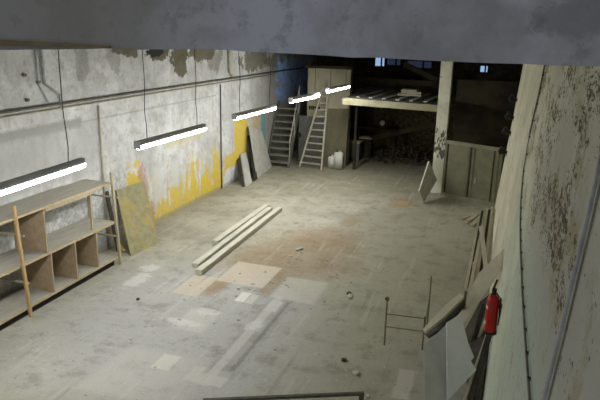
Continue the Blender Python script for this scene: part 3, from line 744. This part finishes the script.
arc(rr+.002, math.radians(175), math.radians(215), zb+.13, zb+.18); arc(rr+.002, math.radians(180), math.radians(225), zb+.36, zb+.40)
MB().box((E0.x+.075, E0.y, zb+ez*.72), (.09, .06, .04)).build('wall_hook', M['rubber'], ex)

# cables and brackets on the right wall
def wallrun(pxs, r, off=.02):
    out = []
    for x, y in pxs:
        p = atWR(x, y); p.x -= off; out.append(p)
    return out
ca = thing('wall_cable', atWR(522, 210), 'thin clipped cable running down the right wall beside the extinguisher', 'cable')
run = wallrun([(547, 62), (541, 92), (532, 130), (525, 170), (522.5, 200), (522, 225), (522.5, 250), (524.5, 290), (528, 340), (533, 400), (535, 425)], .02)
MB().tube(run, .010, 6).build('cable_run', M['pipedark'], ca, True)
for i in range(24):
    f = i/23*(len(run)-1.001); k = int(f); p = run[k].lerp(run[k+1], f-k)
    MB().box(p+Vector((.006, 0, 0)), (.02, .03, .018)).build('cable_clip', M['iron'], ca)
cb = thing('wall_conduit', atWR(575, 290), 'thick grey conduit sloping down the right wall at the photo edge', 'conduit')
run = wallrun([(612, 130), (600, 187), (588, 238), (575, 292), (561, 350), (547, 405), (542, 430)], .03)
MB().tube(run, .013, 10).build('conduit_pipe', M['conduit'], cb, True)
run2 = [p+Vector((.008, -.028, 0)) for p in run]
MB().tube(run2, .006, 6).build('thin_cable', M['pipe'], cb, True)
p = atWR(580, 260); MB().box(p, (.04, .07, .02)).build('clamp', M['iron'], cb)
for k, (px, py) in enumerate(((513, 100), (514, 118), (512, 133), (511, 153))):
    Y = 17.6; p = atY(px, py, Y); 
    xw = WX0-.03+(WXS+.01)*p.z
    t = thing('iron_bracket', (xw, Y, p.z), ['topmost', 'second from top', 'third from top', 'lowest'][k] + ' black iron bracket on the far edge of right wall', 'bracket', 'iron brackets on the wall edge')
    MB().bar((xw+.02, Y, p.z), (xw-.22, Y, p.z+.05), .07, .07).build('arm', M['iron'], t)
    MB().tube([(xw-.15, Y, p.z-.06), (xw-.15, Y, p.z+.04), (xw-.15, Y, p.z+.10), (xw-.15, Y, p.z+.16)], [.05, .10, .06, .04], 10).build('spool', M['iron'], t)
    MB().box((xw+.0, Y, p.z-.02), (.03, .10, .14)).build('mounting_plate', M['iron'], t)

# ------------------------------------------------------------------ metal frames on the floor
fa, fb, fc = Vector((-1.42, 9.02, 0)), Vector((-.80, 9.08, 0)), Vector((-.83, 10.0, 0))
tr = thing('metal_trestle', fa, 'small rusty metal frame standing on the floor beside the pile', 'frame')
for p, h in ((fa, .86), (fb, .6), (fc, .95)):
    MB().tube([p, p+Vector((0, 0, h))], .013, 8).build('post', M['steel'], tr)
MB().box(fa+Vector((0, 0, .84)), (.07, .05, .06), None, .01).build('post_cap', M['steel'], tr)
for z in (.57, .34): MB().tube([fa+Vector((0, 0, z)), fb+Vector((0, 0, z))], .009, 6).build('cross_bar', M['steel'], tr)
for z in (.3,): MB().tube([fb+Vector((0, 0, z)), fc+Vector((0, 0, z+.3))], .009, 6).build('cross_bar', M['steel'], tr)
ga, gb = atZ(203, 400.5, .9), atZ(364, 393.5, .9)
fr = thing('steel_barrier', Vector((ga.x, ga.y, 0)), 'dark low steel barrier at the bottom edge of the photo', 'barrier')
MB().bar(ga, gb, .045, .03).build('top_rail', M['steeldark'], fr)
for f in (0.02, .985):
    q = ga.lerp(gb, f); MB().bar(q, Vector((q.x, q.y, 0)), .05, .05).build('post', M['steeldark'], fr)
g0, g1 = ga-Vector((0, 0, .45)), gb-Vector((0, 0, .45)); MB().bar(g0, g1, .04, .04).build('lower_rail', M['steeldark'], fr)

# ------------------------------------------------------------------ litter
scr = [((350, 297), .18, .07, 'pale', 'white paper scrap on the floor left of the metal frame'), ((349, 294), .09, .07, 'rubble', 'dark lump of debris next to the white scrap'),
       ((356, 374), .10, .08, 'pale', 'small pale chip on the floor near the steel barrier'), ((344, 361), .08, .07, 'rubble', 'small dark lump lying alone on the near floor'),
       ((299, 250), .2, .08, 'pale', 'pale chip in the middle of the rusty stain'), ((156, 241), .1, .1, 'pale', 'pale block at the corner of the yellow-stained board'),
       ((138, 300), .06, .05, 'rubble', 'small dark stone on the floor near the shelf')]
for (px, w, d, mt, lab) in scr:
    p = atZ(*px); rt = Matrix.Rotation(random.uniform(0, 3), 3, 'Z')
    o = MB().box((0, 0, .02), (w, d, .04), rt, .008).build('debris_chip', M[mt]); o.location = p; tag(o, lab, 'debris')
for k, (a, c, lab) in enumerate((((465, 223), (478, 214), 'longest timber offcut lying on the floor near the double door'), ((471, 226), (481, 217), 'timber offcut lying right of the longest offcut near door'), ((460, 219), (470, 216), 'short offcut lying flat left of the other offcuts near door'))):
    mesh_thing(MB().bar(atZ(*a, .025), atZ(*c, .025), .12, .05, bev=.005), 'timber_offcut', M['slat'], lab, 'offcut', 'offcuts on the floor by the door')
b = MB()
for k in range(150):
    x, y = random.uniform(-7.2, -.7), random.uniform(7, 21)
    if random.random() < .5: x, y = random.gauss(-4.2, 1.1), random.gauss(11.5, 1.8)
    if x < -7.3 or x > -.5 or (-6.2 < x < -5.4 and 10.2 < y < 16.6): continue
    s_ = random.uniform(.012, .04); rt = Matrix.Rotation(random.uniform(0, 6), 3, 'Z')
    b.box((x, y, s_*.3), (s_, s_*random.uniform(.6, 1.8), s_*.6), rt)
o = b.build('floor_crumbs', M['pale']); tag(o, 'pale crumbs of plaster scattered over the concrete floor', 'crumbs'); o['kind'] = 'stuff'

# keep leaning boards clear of the walls they rest on
for o in list(COL.objects):
    if o.type == 'MESH' and o.parent is None and o.get('category') in ('board', 'plank', 'slat', 'bar', 'slab'):
        vs = [o.matrix_basis @ v.co for v in o.data.vertices]
        dz = max(0.0, .002-min(v.z for v in vs))
        a = max(v.x-(WX0+WXS*v.z) for v in vs) if vs[0].y < 16 else -1
        l = min(v.x-XL for v in vs)
        dx = -a-.003 if a > -.003 else (.003-l if l < .003 else 0)
        for v in o.data.vertices: v.co.x += dx; v.co.z += dz

# ------------------------------------------------------------------ world and colour
w = bpy.data.worlds.new('World'); S.world = w; w.use_nodes = True
bg = w.node_tree.nodes['Background']; bg.inputs[0].default_value = (0.84, 0.9, 1.0, 1); bg.inputs[1].default_value = 0.52
S.view_settings.view_transform = 'Standard'; S.view_settings.look = 'None'
S.view_settings.gamma = 1; S.view_settings.use_curve_mapping = False; S.view_settings.exposure = 0.16
